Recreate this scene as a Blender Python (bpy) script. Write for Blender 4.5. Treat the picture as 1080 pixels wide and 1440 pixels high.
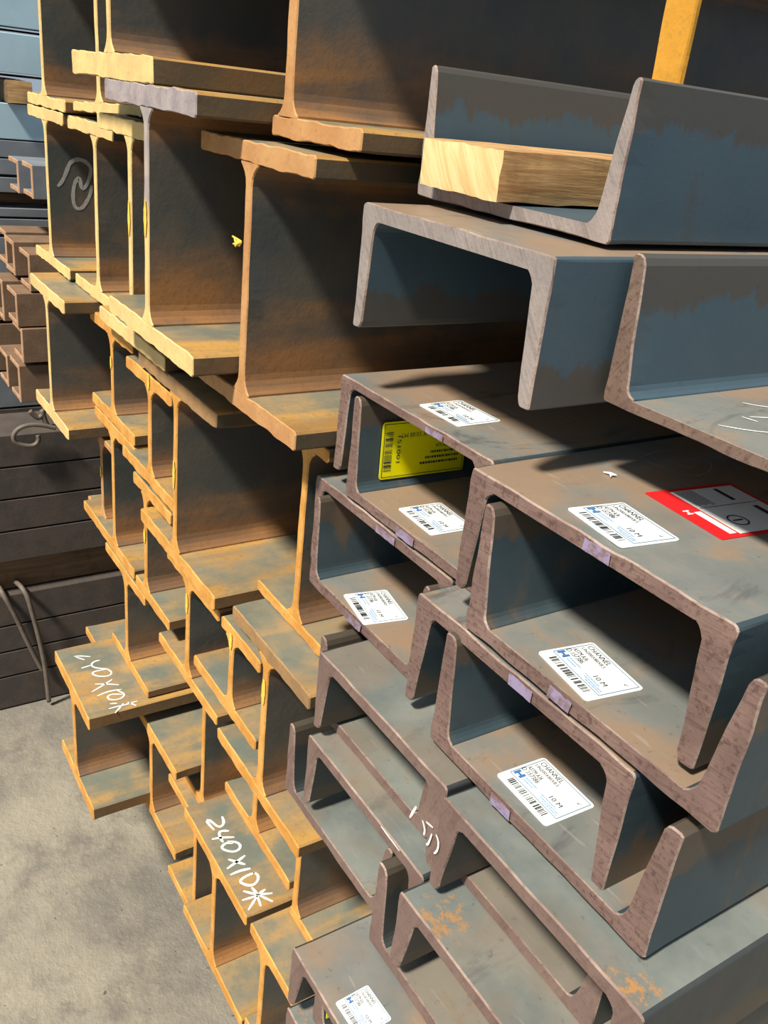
import bpy, bmesh, math, random
from mathutils import Vector, Matrix

random.seed(7)
for o in list(bpy.data.objects):
    bpy.data.objects.remove(o)
SC = bpy.context.scene
COL = SC.collection

# ------------------------------------------------------------------ camera
S = 0.4            # metres per modelling unit (camera to the plane of the sawn ends = 1 unit)
CAMZ = 1.40        # camera height above the floor
R = ((0.53286392, -0.10673832, 0.83944206),
     (0.40769142, 0.90167065, -0.14414483),
     (-0.7415145, 0.41904291, 0.52398406))
FPX = 1249.94
cam_d = bpy.data.cameras.new('camera')
cam = bpy.data.objects.new('camera', cam_d)
COL.objects.link(cam)
right = Vector((R[0][0], R[0][2], -R[0][1]))
up = -Vector((R[1][0], R[1][2], -R[1][1]))
back = -Vector((R[2][0], R[2][2], -R[2][1]))
m = Matrix((right, up, back)).transposed().to_4x4()
m.translation = Vector((0, 0, CAMZ))
cam.matrix_world = m
cam_d.sensor_fit = 'AUTO'
cam_d.sensor_width = 36.0
cam_d.lens = FPX / 1440 * 36.0
cam_d.clip_start = 0.02
SC.camera = cam

# ------------------------------------------------------------------ world, sun, exposure
SC.view_settings.view_transform = 'Standard'
SC.view_settings.look = 'None'
SC.view_settings.exposure = 0.0
SC.view_settings.gamma = 1.0
SC.view_settings.use_curve_mapping = False
wd = bpy.data.worlds.new('sky'); SC.world = wd
wd.use_nodes = True
nt = wd.node_tree
for n in list(nt.nodes): nt.nodes.remove(n)
out = nt.nodes.new('ShaderNodeOutputWorld')
bg = nt.nodes.new('ShaderNodeBackground')
bg.inputs[0].default_value = (0.72, 0.86, 1.0, 1)
bg.inputs[1].default_value = 0.48
nt.links.new(bg.outputs[0], out.inputs[0])

sd = bpy.data.lights.new('sun', 'SUN')
sd.energy = 6.0
sd.angle = math.radians(7)
sd.color = (1.0, 0.92, 0.79)
so = bpy.data.objects.new('sun', sd); COL.objects.link(so)
so.rotation_euler = Vector((-0.32, 1.0, -1.48)).to_track_quat('-Z', 'Y').to_euler()
so.location = (2, -4, 6)


# ------------------------------------------------------------------ units and unprojection helpers
def W(x, y, z):
    """modelling units (camera at origin, z up) -> world metres"""
    return Vector((x * S, y * S, CAMZ + z * S))


def ray(px, py):
    c = ((px - 540) / FPX, (py - 720) / FPX, 1.0)
    d = [sum(R[r][k] * c[r] for r in range(3)) for k in range(3)]
    return d[0], d[2], -d[1]            # x, y, z up


def on_z(px, py, z):
    d = ray(px, py); t = z / d[2]
    return (d[0] * t, d[1] * t, z)


def on_x(px, py, x):
    d = ray(px, py); t = x / d[0]
    return (x, d[1] * t, d[2] * t)


def on_y(px, py, y):
    d = ray(px, py); t = y / d[1]
    return (d[0] * t, y, d[2] * t)


# ------------------------------------------------------------------ materials
def srgb(r, g, b):
    f = lambda c: (c / 255 / 12.92) if c / 255 <= 0.04045 else ((c / 255 + 0.055) / 1.055) ** 2.4
    return (f(r), f(g), f(b), 1)


class NM:
    def __init__(s, name, rough=0.6, metal=0.0, spec=0.4):
        s.m = bpy.data.materials.new(name); s.m.use_nodes = True
        s.t = s.m.node_tree; s.b = s.t.nodes['Principled BSDF']
        s.b.inputs['Roughness'].default_value = rough
        s.b.inputs['Metallic'].default_value = metal
        s.b.inputs['Specular IOR Level'].default_value = spec
        g = s.t.nodes.new('ShaderNodeNewGeometry')
        oi = s.t.nodes.new('ShaderNodeAttribute'); oi.attribute_type = 'OBJECT'; oi.attribute_name = 'seed'
        v = s.t.nodes.new('ShaderNodeVectorMath'); v.operation = 'ADD'
        s.l(g.outputs['Position'], v.inputs[0]); s.l(oi.outputs['Vector'], v.inputs[1])
        s.pos = v.outputs[0]
        s.normal = g.outputs['Normal']

    def l(s, a, b): s.t.links.new(a, b)

    def scale(s, sx, sy, sz):
        mp = s.t.nodes.new('ShaderNodeMapping'); mp.inputs['Scale'].default_value = (sx, sy, sz)
        s.l(s.pos, mp.inputs['Vector']); return mp.outputs[0]

    def noise(s, sc, det=4, rough=0.6, vec=None, dist=0.0):
        n = s.t.nodes.new('ShaderNodeTexNoise')
        n.inputs['Scale'].default_value = sc; n.inputs['Detail'].default_value = det
        n.inputs['Roughness'].default_value = rough; n.inputs['Distortion'].default_value = dist
        s.l(vec or s.pos, n.inputs['Vector']); return n.outputs['Fac']

    def ramp(s, fac, lo, hi):
        n = s.t.nodes.new('ShaderNodeMapRange'); n.interpolation_type = 'SMOOTHSTEP'
        n.inputs['From Min'].default_value = lo; n.inputs['From Max'].default_value = hi
        s.l(fac, n.inputs['Value']); return n.outputs[0]

    def mix(s, fac, a, b):
        n = s.t.nodes.new('ShaderNodeMix'); n.data_type = 'RGBA'
        for i, v in ((0, fac), (6, a), (7, b)):
            if isinstance(v, (int, float)): n.inputs[i].default_value = v
            elif isinstance(v, tuple): n.inputs[i].default_value = v
            else: s.l(v, n.inputs[i])
        return n.outputs[2]

    def math(s, op, a, b=None):
        n = s.t.nodes.new('ShaderNodeMath'); n.operation = op
        for i, v in ((0, a), (1, b)):
            if v is None: continue
            if isinstance(v, (int, float)): n.inputs[i].default_value = v
            else: s.l(v, n.inputs[i])
        return n.outputs[0]

    def attr(s, name, typ='GEOMETRY'):
        n = s.t.nodes.new('ShaderNodeAttribute'); n.attribute_type = typ; n.attribute_name = name
        return n.outputs['Fac']

    def up(s):
        n = s.t.nodes.new('ShaderNodeSeparateXYZ'); s.l(s.normal, n.inputs[0]); return n.outputs

    def color(s, c):
        if isinstance(c, tuple): s.b.inputs['Base Color'].default_value = c
        else: s.l(c, s.b.inputs['Base Color'])

    def bump(s, h, strength=0.3, dist=0.002):
        n = s.t.nodes.new('ShaderNodeBump')
        n.inputs['Strength'].default_value = strength; n.inputs['Distance'].default_value = dist
        s.l(h, n.inputs['Height']); s.l(n.outputs[0], s.b.inputs['Normal'])


MAT = {}


def rusty_girder(name, s0, s1, r0, r1, lo, hi, emul, edges=None):
    a = NM(name, 0.62, 0.0, 0.35)
    e = a.attr('edge')
    big = a.noise(8, 5, 0.62)
    streak = a.noise(15, 5, 0.62, a.scale(1.0, 0.14, 1.0), 0.7)
    fine = a.noise(130, 3, 0.7)
    scale_c = a.mix(a.ramp(big, 0.35, 0.65), s0, s1)
    rust = a.mix(a.ramp(streak, 0.35, 0.65), r0, r1)
    rust = a.mix(a.math('MULTIPLY', a.ramp(fine, 0.5, 0.78), 0.5), rust, srgb(112, 70, 40))
    f = a.math('ADD', a.math('MULTIPLY', e, emul), a.math('MULTIPLY', big, 0.8))
    f = a.math('ADD', f, a.math('MULTIPLY', streak, 0.5))
    c = a.mix(a.ramp(f, lo, hi), scale_c, rust)
    if edges:                                    # edges and undersides: old brown rust, darkened to paint in their weaker light
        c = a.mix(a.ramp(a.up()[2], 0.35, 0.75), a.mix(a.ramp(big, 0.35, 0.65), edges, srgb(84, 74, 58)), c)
    a.color(c)
    n = a.t.nodes.new('ShaderNodeMapRange'); n.inputs['To Min'].default_value = 0.36; n.inputs['To Max'].default_value = 0.8
    a.l(a.ramp(f, lo, hi), n.inputs['Value']); a.l(n.outputs[0], a.b.inputs['Roughness'])
    a.bump(a.math('ADD', fine, a.math('MULTIPLY', big, 2.0)), 0.3, 0.0012)
    return a.m


def girder_end(name, c0, c1, c2):
    a = NM(name, 0.8, 0.0, 0.2)
    n1 = a.noise(25, 4, 0.6); n2 = a.noise(150, 3, 0.7)
    c = a.mix(a.ramp(n1, 0.35, 0.65), c0, c1)
    c = a.mix(a.math('MULTIPLY', a.ramp(n2, 0.5, 0.8), 0.6), c, c2)
    a.color(c); a.bump(n2, 0.4, 0.001)
    return a.m


def channel_skin(name, teal, teal2, brown, tan, wear=0.0, grime=0.0, spots=False):
    a = NM(name, 0.5, 0.0, 0.45)
    e = a.attr('edge')                        # 0 at the root of a flange, 1 at its free edge; 0..1 across a web
    big = a.noise(9, 5, 0.6)
    drag = a.noise(30, 5, 0.68, a.scale(0.5, 1.0, 0.28), 0.5)
    fine = a.noise(140, 3, 0.7)
    base = a.mix(a.ramp(big, 0.3, 0.7), teal, teal2)
    f = a.math('ADD', e, a.math('MULTIPLY', a.math('SUBTRACT', drag, 0.5), 0.7))
    c = a.mix(a.math('MULTIPLY', a.ramp(f, 0.62, 0.70), 0.9), base, brown)
    g = a.math('ADD', a.math('MULTIPLY', big, 0.65), a.math('MULTIPLY', drag, 0.45))
    c = a.mix(a.math('MULTIPLY', a.ramp(g, 0.56 - wear, 0.68 - wear), 0.85), c, tan)
    if grime:
        wide = a.noise(5.5, 4, 0.55)
        c = a.mix(a.math('MULTIPLY', a.ramp(wide, 0.44, 0.58), grime), c, tan)
        smear = a.noise(16, 5, 0.7, a.scale(0.8, 0.35, 1.0), 1.2)
        c = a.mix(a.math('MULTIPLY', a.ramp(smear, 0.56, 0.70), 0.75 * grime), c, srgb(66, 68, 72))
        scr = a.noise(160, 2, 0.5, a.scale(0.12, 1.0, 1.0), 0.3)
        c = a.mix(a.math('MULTIPLY', a.ramp(scr, 0.66, 0.74), 0.35 * grime), c, srgb(170, 168, 160))
    if spots:                                    # clustered orange rust spots
        at = a.t.nodes.new('ShaderNodeAttribute'); at.attribute_type = 'OBJECT'; at.attribute_name = 'rust_spot'
        gp = a.t.nodes.new('ShaderNodeNewGeometry')
        ds = a.t.nodes.new('ShaderNodeVectorMath'); ds.operation = 'DISTANCE'
        a.l(gp.outputs['Position'], ds.inputs[0]); a.l(at.outputs['Vector'], ds.inputs[1])
        near = a.math('SUBTRACT', 1.0, a.ramp(ds.outputs['Value'], 0.008, 0.055))
        k = a.math('ADD', near, a.math('MULTIPLY', a.math('SUBTRACT', a.noise(110, 5, 0.75), 0.5), 3.4))
        c = a.mix(a.math('MULTIPLY', a.math('MULTIPLY', a.ramp(k, 0.9, 1.3), near), 0.85), c, srgb(178, 128, 72))
    c = a.mix(a.math('MULTIPLY', a.ramp(fine, 0.62, 0.75), 0.35), c, srgb(60, 52, 46))
    a.color(c)
    n = a.t.nodes.new('ShaderNodeMapRange'); n.inputs['To Min'].default_value = 0.36; n.inputs['To Max'].default_value = 0.62
    a.l(drag, n.inputs['Value']); a.l(n.outputs[0], a.b.inputs['Roughness'])
    a.bump(fine, 0.15, 0.001)
    return a.m


def channel_end(name, c0, c1, c2, ang, freq=260, speck=0.6, sc=srgb(78, 56, 50)):
    a = NM(name, 0.75, 0.0, 0.25)
    mp = a.t.nodes.new('ShaderNodeMapping'); mp.inputs['Rotation'].default_value = (0, ang, 0)
    a.l(a.pos, mp.inputs['Vector'])
    mp2 = a.t.nodes.new('ShaderNodeMapping'); mp2.inputs['Scale'].default_value = (0.08, 1, 1)
    a.l(mp.outputs[0], mp2.inputs['Vector'])
    saw = a.noise(freq, 3, 0.6, mp2.outputs[0], 0.4)
    n1 = a.noise(18, 4, 0.6); fine = a.noise(210, 3, 0.7)
    c = a.mix(a.ramp(n1, 0.3, 0.7), c0, c1)
    c = a.mix(a.math('MULTIPLY', a.ramp(saw, 0.5, 0.72), 0.55), c, c2)
    c = a.mix(a.math('MULTIPLY', a.ramp(fine, 0.5, 0.68), speck), c, sc)
    a.color(c)
    a.bump(a.math('ADD', saw, a.math('MULTIPLY', fine, 0.6)), 0.5, 0.0012)
    return a.m


def plain(name, col, rough=0.6, var=0.15, sc=30, spec=0.3):
    a = NM(name, rough, 0, spec)
    n = a.noise(sc, 4, 0.6)
    d = tuple(c * (1 - var) for c in col[:3]) + (1,); b = tuple(min(1, c * (1 + var)) for c in col[:3]) + (1,)
    a.color(a.mix(a.ramp(n, 0.3, 0.7), d, b))
    return a.m


def concrete():
    a = NM('worn_concrete', 0.85, 0, 0.25)
    n1 = a.noise(3.2, 6, 0.62); n2 = a.noise(14, 5, 0.65); n3 = a.noise(90, 4, 0.7)
    c = a.mix(a.ramp(n1, 0.35, 0.68), srgb(118, 114, 107), srgb(156, 149, 134))
    c = a.mix(a.math('MULTIPLY', a.ramp(n2, 0.45, 0.7), 0.6), c, srgb(106, 102, 96))
    c = a.mix(a.math('MULTIPLY', a.ramp(n3, 0.55, 0.75), 0.35), c, srgb(178, 170, 152))
    n4 = a.noise(60, 2, 0.5)
    c = a.mix(a.math('MULTIPLY', a.ramp(n4, 0.70, 0.76), 0.8), c, srgb(74, 70, 66))
    a.color(c)
    a.bump(a.math('ADD', a.math('MULTIPLY', n2, 2.0), n3), 0.5, 0.006)
    return a.m


def timber(name, c0, c1, c2, end=False):
    a = NM(name, 0.8, 0, 0.2)
    if end:
        mp = a.t.nodes.new('ShaderNodeMapping'); mp.inputs['Rotation'].default_value = (0, math.radians(-55), 0)
        a.l(a.pos, mp.inputs['Vector'])
        mp2 = a.t.nodes.new('ShaderNodeMapping'); mp2.inputs['Scale'].default_value = (0.1, 1, 1)
        a.l(mp.outputs[0], mp2.inputs['Vector'])
        g = a.noise(150, 4, 0.6, mp2.outputs[0], 0.5)
    else:
        g = a.noise(110, 5, 0.65, a.scale(1, 0.07, 1), 0.5)
    n = a.noise(22, 4, 0.6)
    c = a.mix(a.ramp(g, 0.35, 0.65), c0, c1)
    c = a.mix(a.math('MULTIPLY', a.ramp(n, 0.5, 0.72), 0.6), c, c2)
    a.color(c); a.bump(g, 0.5, 0.002)
    return a.m


MAT['girder'] = rusty_girder('rusted_girder_web', srgb(74, 78, 78), srgb(92, 88, 80), srgb(116, 88, 64), srgb(152, 108, 64), 0.70, 1.18, 0.60)
MAT['girder_flange'] = rusty_girder('rusted_girder_flange', srgb(112, 118, 108), srgb(140, 140, 124), srgb(150, 114, 66), srgb(190, 146, 76), 0.60, 0.92, 0.20, srgb(112, 86, 56))
MAT['gend'] = girder_end('rusted_girder_end', srgb(206, 146, 72), srgb(226, 170, 92), srgb(178, 112, 50))
MAT['gend_glare'] = girder_end('glare_paled_girder_end', srgb(222, 190, 130), srgb(236, 208, 140), srgb(206, 160, 96))  # rusted ends at upper left, overexposed glare painted in as a paler colour
MAT['gend_grey'] = girder_end('fresh_sawn_girder_end', srgb(150, 140, 142), srgb(176, 164, 162), srgb(104, 94, 98))
MAT['gend_brown'] = girder_end('brown_girder_end', srgb(150, 120, 86), srgb(172, 134, 90), srgb(120, 92, 66))
MAT['gend_dull'] = girder_end('dull_girder_end', srgb(190, 140, 92), srgb(204, 156, 104), srgb(160, 112, 70))
MAT['chan'] = channel_skin('blue_grey_channel_steel', srgb(54, 70, 79), srgb(64, 78, 84), srgb(84, 74, 63), srgb(100, 84, 68))
MAT['chan_web'] = channel_skin('worn_channel_web_steel', srgb(112, 116, 114), srgb(134, 134, 128), srgb(128, 110, 94), srgb(150, 124, 100), 0.0, 0.8)
MAT['chan_top'] = channel_skin('painted_channel_steel', srgb(64, 84, 97), srgb(70, 89, 100), srgb(78, 74, 68), srgb(76, 76, 74), -0.06)
MAT['chan_low_leg'] = channel_skin('dark_channel_leg_steel', srgb(54, 60, 62), srgb(64, 68, 68), srgb(78, 70, 60), srgb(84, 76, 64), -0.04)
MAT['chan_low'] = channel_skin('grey_green_channel_steel', srgb(104, 112, 110), srgb(136, 140, 134), srgb(118, 98, 84), srgb(134, 114, 94), -0.05, 0.45, True)
MAT['cend'] = channel_end('sawn_channel_end', srgb(116, 93, 87), srgb(138, 113, 104), srgb(92, 70, 65), 0.1)
MAT['cend_low'] = channel_end('smooth_channel_end', srgb(120, 99, 92), srgb(136, 114, 105), srgb(104, 84, 77), 1.2, 120, .25)
MAT['cend_top'] = channel_end('bright_sawn_channel_end', srgb(146, 136, 132), srgb(166, 154, 148), srgb(118, 106, 102), -0.9, 230, .25, srgb(104, 92, 88))
MAT['cend_dark'] = channel_end('dark_sawn_channel_end', srgb(112, 92, 82), srgb(132, 110, 98), srgb(88, 70, 62), 0.9)
MAT['edge_highlight'] = channel_end('painted_edge_highlight', srgb(132, 110, 101), srgb(176, 156, 144), srgb(100, 79, 72), 0.3, 140, .35)  # bright edge highlight painted into the colour of the sawn front bevel
MAT['floor'] = concrete()
MAT['wood'] = timber('rough_timber_side', srgb(206, 168, 118), srgb(178, 136, 90), srgb(140, 104, 70))
MAT['wood_end'] = timber('sawn_timber_end', srgb(240, 214, 158), srgb(222, 190, 130), srgb(232, 196, 136), True)
MAT['wood_old'] = timber('weathered_timber', srgb(128, 104, 80), srgb(106, 84, 64), srgb(86, 68, 52))
MAT['paper'] = plain('white_label_paper', srgb(236, 240, 240), 0.45, 0.02)
MAT['ink'] = plain('black_print', srgb(52, 56, 62), 0.6, 0.05)
MAT['ink_blue'] = plain('blue_print', srgb(66, 118, 176), 0.6, 0.05)
MAT['ink_pale'] = plain('pale_blue_print', srgb(140, 176, 210), 0.6, 0.05)
MAT['ink_frame'] = plain('blue_grey_frame_print', srgb(104, 138, 164), 0.6, 0.05)
MAT['yellow'] = plain('yellow_tag_card', srgb(246, 240, 0), 0.4, 0.02)
MAT['red'] = plain('red_tag_print', srgb(226, 40, 44), 0.4, 0.05)
MAT['chalk'] = plain('white_chalk', srgb(236, 238, 234), 0.9, 0.08, 200)
MAT['chalk_dim'] = plain('faint_chalk', srgb(158, 160, 158), 0.9, 0.15, 160)
def worn_paint():
    a = NM('pale_violet_paint', 0.6, 0, 0.3)
    n = a.noise(60, 4, 0.65); n2 = a.noise(210, 3, 0.7)
    c = a.mix(a.ramp(n, 0.42, 0.62), srgb(156, 142, 174), srgb(130, 106, 106))
    a.color(a.mix(a.math('MULTIPLY', a.ramp(n2, 0.55, 0.72), 0.5), c, srgb(96, 74, 74)))
    return a.m


MAT['paint'] = worn_paint()
MAT['paint_yellow'] = plain('yellow_crayon_mark', srgb(246, 206, 84), 0.6, 0.15, 90)


def fading_end():
    # grey fresh cut in the upper half, old rust below, paled with painted-in glare
    a = NM('half_fresh_girder_end', 0.8, 0, 0.2)
    g = a.t.nodes.new('ShaderNodeNewGeometry'); sp = a.t.nodes.new('ShaderNodeSeparateXYZ'); a.l(g.outputs['Position'], sp.inputs[0])
    n1 = a.noise(25, 4, 0.6)
    old = a.mix(a.ramp(n1, 0.35, 0.65), srgb(222, 190, 130), srgb(236, 208, 140))
    new = a.mix(a.ramp(n1, 0.35, 0.65), srgb(158, 148, 148), srgb(186, 172, 160))
    a.color(a.mix(a.ramp(sp.outputs[2], CAMZ - .155, CAMZ - .125), old, new))
    return a.m


MAT['gend_fade'] = fading_end()
MAT['post'] = girder_end('yellow_rusted_bar', srgb(206, 148, 52), srgb(222, 160, 62), srgb(150, 122, 60))
MAT['bg_haze_blue'] = plain('haze_tinted_blue_grey_steel', srgb(178, 206, 220), 0.5, 0.10, 6)  # bluish haze over the far bars painted into their steel colour
MAT['bg_grey'] = plain('grey_mill_steel', srgb(126, 132, 140), 0.55, 0.15, 8)
MAT['bg_brown'] = girder_end('brown_channel_steel', srgb(132, 108, 88), srgb(120, 98, 80), srgb(156, 104, 70))
MAT['bg_bend'] = girder_end('brown_channel_end', srgb(196, 158, 124), srgb(178, 140, 110), srgb(150, 104, 74))
MAT['bg_dark'] = girder_end('dark_rolled_steel', srgb(76, 72, 70), srgb(88, 80, 74), srgb(104, 80, 62))
MAT['wire'] = plain('bare_tie_wire', srgb(112, 102, 92), 0.5, 0.15, 60)

# ------------------------------------------------------------------ object helpers


def link(name, me, parent=None):
    o = bpy.data.objects.new(name, me); COL.objects.link(o)
    if parent is not None: o.parent = parent
    return o


def tag(o, label=None, cat=None, group=None, kind=None):
    for k, v in (('label', label), ('category', cat), ('group', group), ('kind', kind)):
        if v: o[k] = v


def thing(name, loc, label, cat, group=None):
    o = bpy.data.objects.new(name, None); COL.objects.link(o)
    o.empty_display_size = 0.05
    o.location = loc
    tag(o, label, cat, group)
    sd_ = (random.uniform(0, 40), random.uniform(0, 40), random.uniform(0, 40))
    o['seed_v'] = sd_
    return o


def subdivide_poly(pts, step):
    outp = []
    n = len(pts)
    for i in range(n):
        a = pts[i]; b = pts[(i + 1) % n]
        d = math.hypot(b[0] - a[0], b[1] - a[1])
        k = max(1, int(d / step))
        for j in range(k):
            t = j / k
            outp.append((a[0] + (b[0] - a[0]) * t, a[1] + (b[1] - a[1]) * t))
    return outp


def arc(cx, cz, r, a0, a1, n=5):
    return [(cx + r * math.cos(math.radians(a0 + (a1 - a0) * i / n)),
             cz + r * math.sin(math.radians(a0 + (a1 - a0) * i / n))) for i in range(n + 1)]


def extrude(name, poly, length, parent, skin, endm, edgef=None, jag=0.0025, step=0.025, y0=0.0, seams=(), side=None, edge_highlight=None):
    """poly: CCW (seen from -y) list of (x,z) in modelling units local to parent; extruded along +y."""
    area = sum(poly[i][0] * poly[(i + 1) % len(poly)][1] - poly[(i + 1) % len(poly)][0] * poly[i][1] for i in range(len(poly)))
    if area < 0: poly = poly[::-1]
    p = subdivide_poly(poly, step)
    n = len(p)
    ys = [y for y in (0.0, 0.004, 0.05, 0.2, 0.6, 1.5, 3.5) if y < length * .9] + [length]
    rng = random.Random(hash((name, round(poly[0][0], 3), round(poly[0][1], 3), parent.name)) & 0xffff)
    rng = random.Random(n * 31 + int(abs(poly[0][0]) * 1000) + int(length * 10))
    verts, edges = [], []
    # outward normals for the bevelled front ring
    nor = []
    for i in range(n):
        a = p[i - 1]; b = p[(i + 1) % n]
        tx, tz = b[0] - a[0], b[1] - a[1]
        L = math.hypot(tx, tz) or 1
        nor.append((tz / L, -tx / L))
    jit = [rng.gauss(0, 1) for _ in range(n)]
    jit = [(jit[i - 1] + 2 * jit[i] + jit[(i + 1) % n]) / 4 for i in range(n)]
    for k, y in enumerate(ys):
        for i in range(n):
            x, z = p[i]
            off = 0.0
            if any(abs(z - q) < 1e-4 for q in seams): off = 0.0      # joints to the neighbouring part stay tight
            elif k == 0: off = -0.0022 + jit[i] * jag * 0.7
            elif k == 1: off = jit[i] * jag * 0.5
            verts.append(((x + nor[i][0] * off) * S, (y + y0) * S, (z + nor[i][1] * off) * S))
            edges.append(edgef(x, z) if edgef else 0.5)
    faces, mats = [tuple(range(n))], [1]
    for k in range(len(ys) - 1):
        for i in range(n):
            j = (i + 1) % n
            faces.append((k * n + j, k * n + i, (k + 1) * n + i, (k + 1) * n + j)); mats.append(1 if k == 0 else 0)
    faces.append(tuple(range(len(ys) * n - 1, (len(ys) - 1) * n - 1, -1))); mats.append(1)
    me = bpy.data.meshes.new(name)
    me.from_pydata(verts, [], faces)
    me.materials.append(skin); me.materials.append(endm)
    if edge_highlight:
        me.materials.append(edge_highlight); bi = len(me.materials) - 1
        for q in range(1, n + 1): mats[q] = bi
    if side:                                     # the outer long sides of a web carry the same skin as the flange below
        me.materials.append(side[1]); si = len(me.materials) - 1
        for q, f in enumerate(faces):
            if mats[q] == 0 and all(abs(verts[v][0]) > side[0] * S for v in f): mats[q] = si
    me.polygons.foreach_set('material_index', mats)
    at = me.attributes.new('edge', 'FLOAT', 'POINT'); at.data.foreach_set('value', edges)
    me.update()
    bm = bmesh.new(); bm.from_mesh(me); bmesh.ops.recalc_face_normals(bm, faces=bm.faces); bm.to_mesh(me); bm.free()
    for q in me.polygons:
        q.use_smooth = False
    o = link(name, me, parent)
    o['seed'] = parent['seed_v']
    return o


CH = {}
RUST = {'L7': (622, 1292), 'L5': (892, 1402), 'L10': (400, 1425)}      # where the photograph shows rust clusters on the backs
GI = {}


def channel(key, kind, w, l, r, zt, zb, label, skin='chan', web_skin=None, end='cend', wt=0.027, root=0.048, tip=0.032, length=13.0, group='sawn channels stacked on the right', web_end=None):
    """Rolled channel lying open side down (kind N) or up (kind U); numbers are the profile seen on the unit plane, times w."""
    l, r, zt, zb = l * w, r * w, zt * w, zb * w
    cx = (l + r) / 2
    hw = (r - l) / 2; h = zt - zb
    base = W(cx, w, zb)
    t = thing('steel_channel', base, label, 'steel channel', group)
    s_, ws, en = MAT[skin], MAT[web_skin or skin], MAT[end]
    # built as N with the web on top, z from 0 (open side) to h (back of the web)
    def flip(poly): return poly if kind == 'N' else [(x, h - z) for x, z in poly]
    cr = 0.008
    web = [(-hw, h - wt), (hw, h - wt)] + [(hw, h - cr)] + arc(hw - cr, h - cr, cr, 0, 90, 3) + arc(-hw + cr, h - cr, cr, 90, 180, 3)
    fz = h - wt
    wo = extrude('web', flip(web), length, t, ws, MAT[web_end or end], lambda x, z: min(1, abs(x) / hw) * 0.55 if abs(x) < hw - .012 else 0.0, seams=(fz if kind == 'N' else h - fz,), side=(hw - .009, s_), edge_highlight=MAT['edge_highlight'])
    for sgn in (-1, 1):
        fr = 0.03
        tr = min(0.012, tip * 0.45)
        pts = [(hw, fz)]
        pts += [(hw - root - fr * .62, fz)]
        pts += [(hw - root - fr + fr * math.sin(math.radians(a)), fz - fr + fr * math.cos(math.radians(a))) for a in (24, 40, 56, 74, 90)]
        pts += [(hw - tip, tr * 1.4), (hw - tip + tr * 0.45, tr * 0.4), (hw - tip + tr, 0.0), (hw - 0.005, 0.0), (hw, 0.004)]
        pts = [(x * sgn, z) for x, z in pts]
        ef = (lambda x, z: max(0, min(1, 1 - z / fz))) if kind == 'N' else (lambda x, z: max(0, min(1, 1 - (h - z) / fz)))
        extrude('flange', flip(pts), length, t, s_, en, ef, seams=(fz if kind == 'N' else h - fz,), edge_highlight=MAT['edge_highlight'])
    if key in RUST:
        px, py = RUST[key]
        for o_ in t.children: o_['rust_spot'] = tuple(W(*on_z(px, py, zt)))
    else:
        for o_ in t.children: o_['rust_spot'] = (0.0, 0.0, -50.0)
    CH[key] = dict(o=t, l=l, r=r, zt=zt, zb=zb, w=w, base=base, wt=wt)
    return t


def girder(key, w, web, zt, zb, tl, tr, bl, br, label, end='gend', web_end=None, top_end=None, tf=0.047, tw=0.030, length=13.0, group='rusted girders stacked with stepped ends', roll=0.0):
    web, zt, zb, tl, tr, bl, br = [v * w for v in (web, zt, zb, tl, tr, bl, br)]
    base = W(web, w, zb)
    t = thing('steel_girder', base, label, 'steel girder', group)
    t.rotation_euler = (0, roll, 0)
    h = zt - zb
    sk = MAT['girder']; fk = MAT['girder_flange']; en = MAT[end]; we = MAT[web_end or end]; te = MAT[top_end or end]

    def plate(x0, x1, z0, z1):
        c = 0.006
        return [(x0 + c, z0), (x1 - c, z0), (x1, z0 + c), (x1, z1 - c), (x1 - c, z1), (x0 + c, z1), (x0, z1 - c), (x0, z0 + c)]
    fl_edge = lambda x, z: 0.35 + 0.65 * min(1, abs(x) / 0.3) ** 3
    extrude('bottom_flange', plate(bl - web, br - web, 0, tf), length, t, fk, en, fl_edge, jag=.0042, step=.018)
    extrude('top_flange', plate(tl - web, tr - web, h - tf, h), length, t, fk, te, fl_edge, jag=.0042, step=.018)
    fr = min(0.055, (h - 2 * tf) * 0.2)
    a = tw / 2
    room = [-(bl - web) - a, br - web - a, tr - web - a, -(tl - web) - a]
    pts = []
    for q, (sx, top) in enumerate(((-1, 0), (1, 0), (1, 1), (-1, 1))):
        f = min(fr, room[q] - 0.006)
        zz = (lambda v: h - tf - v) if top else (lambda v: tf + v)
        if f < 0.012: c = [(sx * a, zz(0))]
        else:
            c = [(sx * (a + f - f * math.sin(math.radians(d))), zz(f - f * math.cos(math.radians(d)))) for d in (90, 72, 54, 38, 26)] + [(sx * (a + f * .56), zz(0))]
        pts += c if q in (0, 2) else c[::-1]
    web_edge = lambda x, z: 1.0 - 2.0 * min(z, (h - z) * 1.7, h * .5) / h
    extrude('web', pts, length, t, sk, we, web_edge, seams=(tf, h - tf))
    GI[key] = dict(o=t, web=web, zt=zt, zb=zb, tl=tl, tr=tr, bl=bl, br=br, w=w, base=base, tf=tf, tw=tw)
    return t


def mesh_obj(name, verts, faces, mat, parent=None, world=True):
    """verts in world metres; when a parent is given they are made local to it."""
    if parent is not None:
        p2 = parent
        while p2.parent is not None: p2 = p2.parent
        inv = (Matrix.Translation(p2.location) @ p2.rotation_euler.to_matrix().to_4x4()).inverted()
        verts = [inv @ Vector(v) for v in verts]
    me = bpy.data.meshes.new(name); me.from_pydata([tuple(v) for v in verts], [], faces); me.update()
    if isinstance(mat, (list, tuple)):
        for q in mat: me.materials.append(q)
    else: me.materials.append(mat)
    o = link(name, me, parent)
    o['seed'] = (random.uniform(0, 30), random.uniform(0, 30), random.uniform(0, 30))
    return o


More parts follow.
